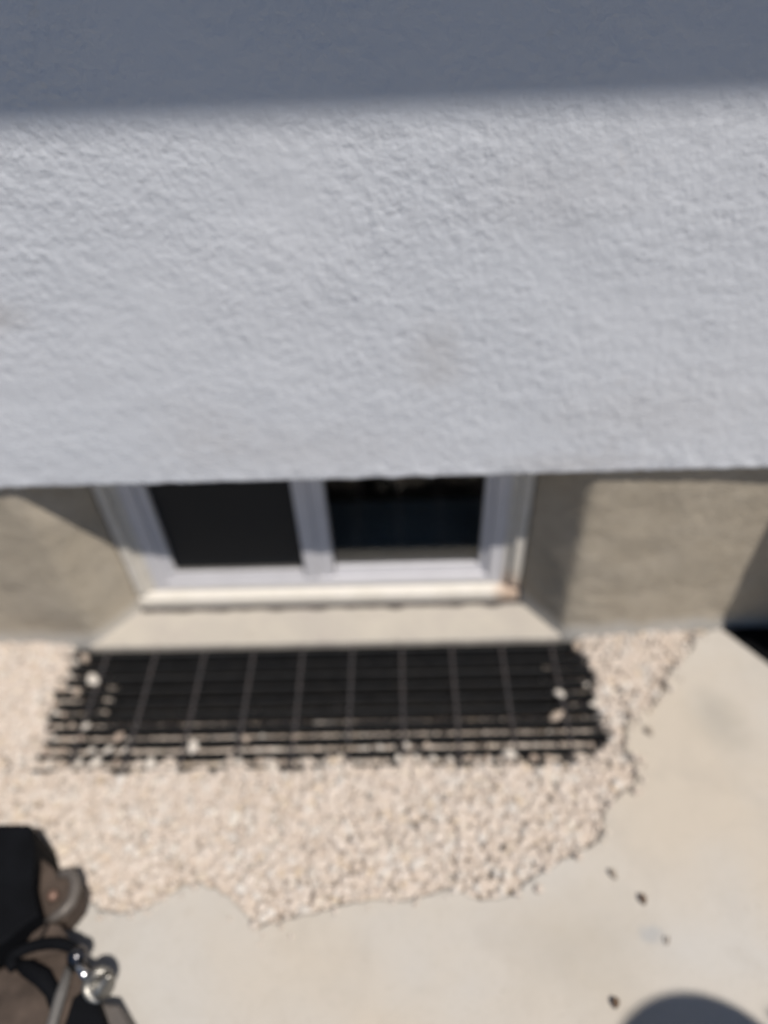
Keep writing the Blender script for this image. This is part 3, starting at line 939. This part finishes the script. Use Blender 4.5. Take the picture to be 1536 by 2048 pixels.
def person():
    HC = Vector((0.986, -0.508, 1.60))          # head centre in the world
    t = empty('person', (HC.x, HC.y, SLAB_TOP))
    tag(t, 'person in a round hat whose round shadow falls at the bottom right corner', 'person')
    z0 = -SLAB_TOP
    skin = m_plain('skin_tone', (0.45, 0.29, 0.21), 0.55, var=0.06, scale=30, bump=0.0004)
    shirt = m_plain('navy_cotton', (0.035, 0.045, 0.08), 0.9, var=0.1, scale=60)
    jeans = m_plain('dark_denim', (0.05, 0.055, 0.075), 0.9, var=0.2, scale=80)
    strawm = m_plain('straw_hat', (0.35, 0.28, 0.18), 0.85, var=0.2, scale=150)
    # body: pelvis root
    V = [(0, 0, .93), (0, .0, 1.08), (0, .0, 1.22), (0, .0, 1.36), (0, .005, 1.46), (0, .012, 1.52), (0, .02, 1.60), (0, .012, 1.66)]
    Rr = [(.135, .10), (.12, .095), (.13, .10), (.15, .10), (.055, .055), (.055, .055), (.078, .092), (.068, .082)]
    E_ = [(i, i + 1) for i in range(7)]
    def chain(start, pts, rad):
        prev = start
        for p, r in zip(pts, rad):
            V.append(p); Rr.append(r); E_.append((prev, len(V) - 1)); prev = len(V) - 1
        return prev
    for s in (-1, 1):
        chain(0, [(s * .095, 0, .84), (s * .10, .01, .48), (s * .10, -.01, .10), (s * .105, .06, .045), (s * .11, .14, .035)], [.085, .055, .038, .038, .030])
    # left arm hanging slightly forward, right hand raised to the brim
    la = chain(3, [(-.175, 0, 1.40), (-.215, .01, 1.12), (-.205, .08, .88), (-.20, .10, .80)], [.055, .042, .028, (.018, .036)])
    ra = chain(3, [(.175, 0, 1.40), (.325, .09, 1.30), (.215, .125, 1.53), (.165, .125, 1.60)], [.055, .042, .028, (.036, .018)])
    for k in range(4):
        y = .072 + k * .019; ln = (.06, .075, .082, .07)[k]
        chain(la, [(-.20, y, .775), (-.196, y + .004, .775 - ln * .5), (-.185, y + .006, .775 - ln)], [.009, .0085, .0075])
        x = .137 + k * .019
        chain(ra, [(x + .004, .125, 1.625), (x - .004, .128, 1.625 + ln * .4), (x - .014, .128, 1.625 + ln * .55)], [.009, .0085, .0075])
    chain(la, [(-.195, .06, .79), (-.185, .045, .76)], [.010, .0085])
    chain(ra, [(.14, .135, 1.60), (.12, .14, 1.615)], [.010, .0085])
    Vz = [(x, y, z + z0) for x, y, z in V]
    body = skin_chain('body', Vz, E_, Rr, skin, t)
    def part(name, vs, es, rs, m):
        return skin_chain(name, [(x, y, z + z0) for x, y, z in vs], es, rs, m, t)
    part('shirt', [(0, 0, .90), (0, 0, 1.08), (0, 0, 1.22), (0, 0, 1.37), (0, .003, 1.44), (-.18, 0, 1.40), (-.212, .008, 1.18), (.18, 0, 1.40), (.30, .075, 1.32)],
         [(0, 1), (1, 2), (2, 3), (3, 4), (3, 5), (5, 6), (3, 7), (7, 8)], [(.155, .12), (.14, .112), (.148, .116), (.165, .118), (.075, .07), .068, .058, .068, .056], shirt)
    part('trousers', [(0, 0, .95), (-.095, 0, .84), (-.10, .01, .48), (-.10, -.005, .11), (.095, 0, .84), (.10, .01, .48), (.10, -.005, .11)],
         [(0, 1), (1, 2), (2, 3), (0, 4), (4, 5), (5, 6)], [(.15, .115), .10, .07, .058, .10, .07, .058], jeans)
    for s in (-1, 1):
        part('shoe', [(s * .105, -.03, .050), (s * .105, .06, .045), (s * .11, .17, .036)], [(0, 1), (1, 2)], [.045, .045, .034], M['black'])
    # face: eyes, nose, mouth, ears
    def blob(name, c, r, m, sq=(1, 1, 1)):
        bm = bmesh.new(); bmesh.ops.create_uvsphere(bm, u_segments=12, v_segments=8, radius=r)
        for v in bm.verts: v.co = Vector((v.co.x * sq[0], v.co.y * sq[1], v.co.z * sq[2])) + Vector(c) + Vector((0, 0, z0))
        return link(name, bm, m, t, True)
    for s in (-1, 1):
        blob('eye', (s * .03, .098, 1.615), .011, M['black'], (1.2, .6, .7))
        blob('ear', (s * .08, .01, 1.60), .026, skin, (.35, .8, 1.2))
    blob('nose', (0, .115, 1.592), .016, skin, (.8, 1.1, 1.4))
    blob('mouth', (0, .104, 1.555), .02, m_plain('lip', (0.35, 0.15, 0.13), .5), (1.2, .4, .35))
    blob('hair', (0, -.005, 1.635), .098, m_plain('dark_hair', (0.02, 0.015, 0.012), .5, scale=200), (.92, 1.0, .95))
    # hat
    bm = bmesh.new()
    prof = [(.150, 1.640), (.153, 1.643), (.150, 1.646), (.100, 1.652), (.096, 1.70), (.085, 1.745), (.05, 1.76), (0.002, 1.762)]
    seg = 40; prev = None
    for r, z in prof:
        ring = [bm.verts.new((r * math.cos(2 * math.pi * k / seg), .01 + r * math.sin(2 * math.pi * k / seg), z + z0)) for k in range(seg)]
        if prev:
            for k in range(seg): bm.faces.new((prev[k], prev[(k + 1) % seg], ring[(k + 1) % seg], ring[k]))
        prev = ring
    link('hat', bm, strawm, t, True)
person()
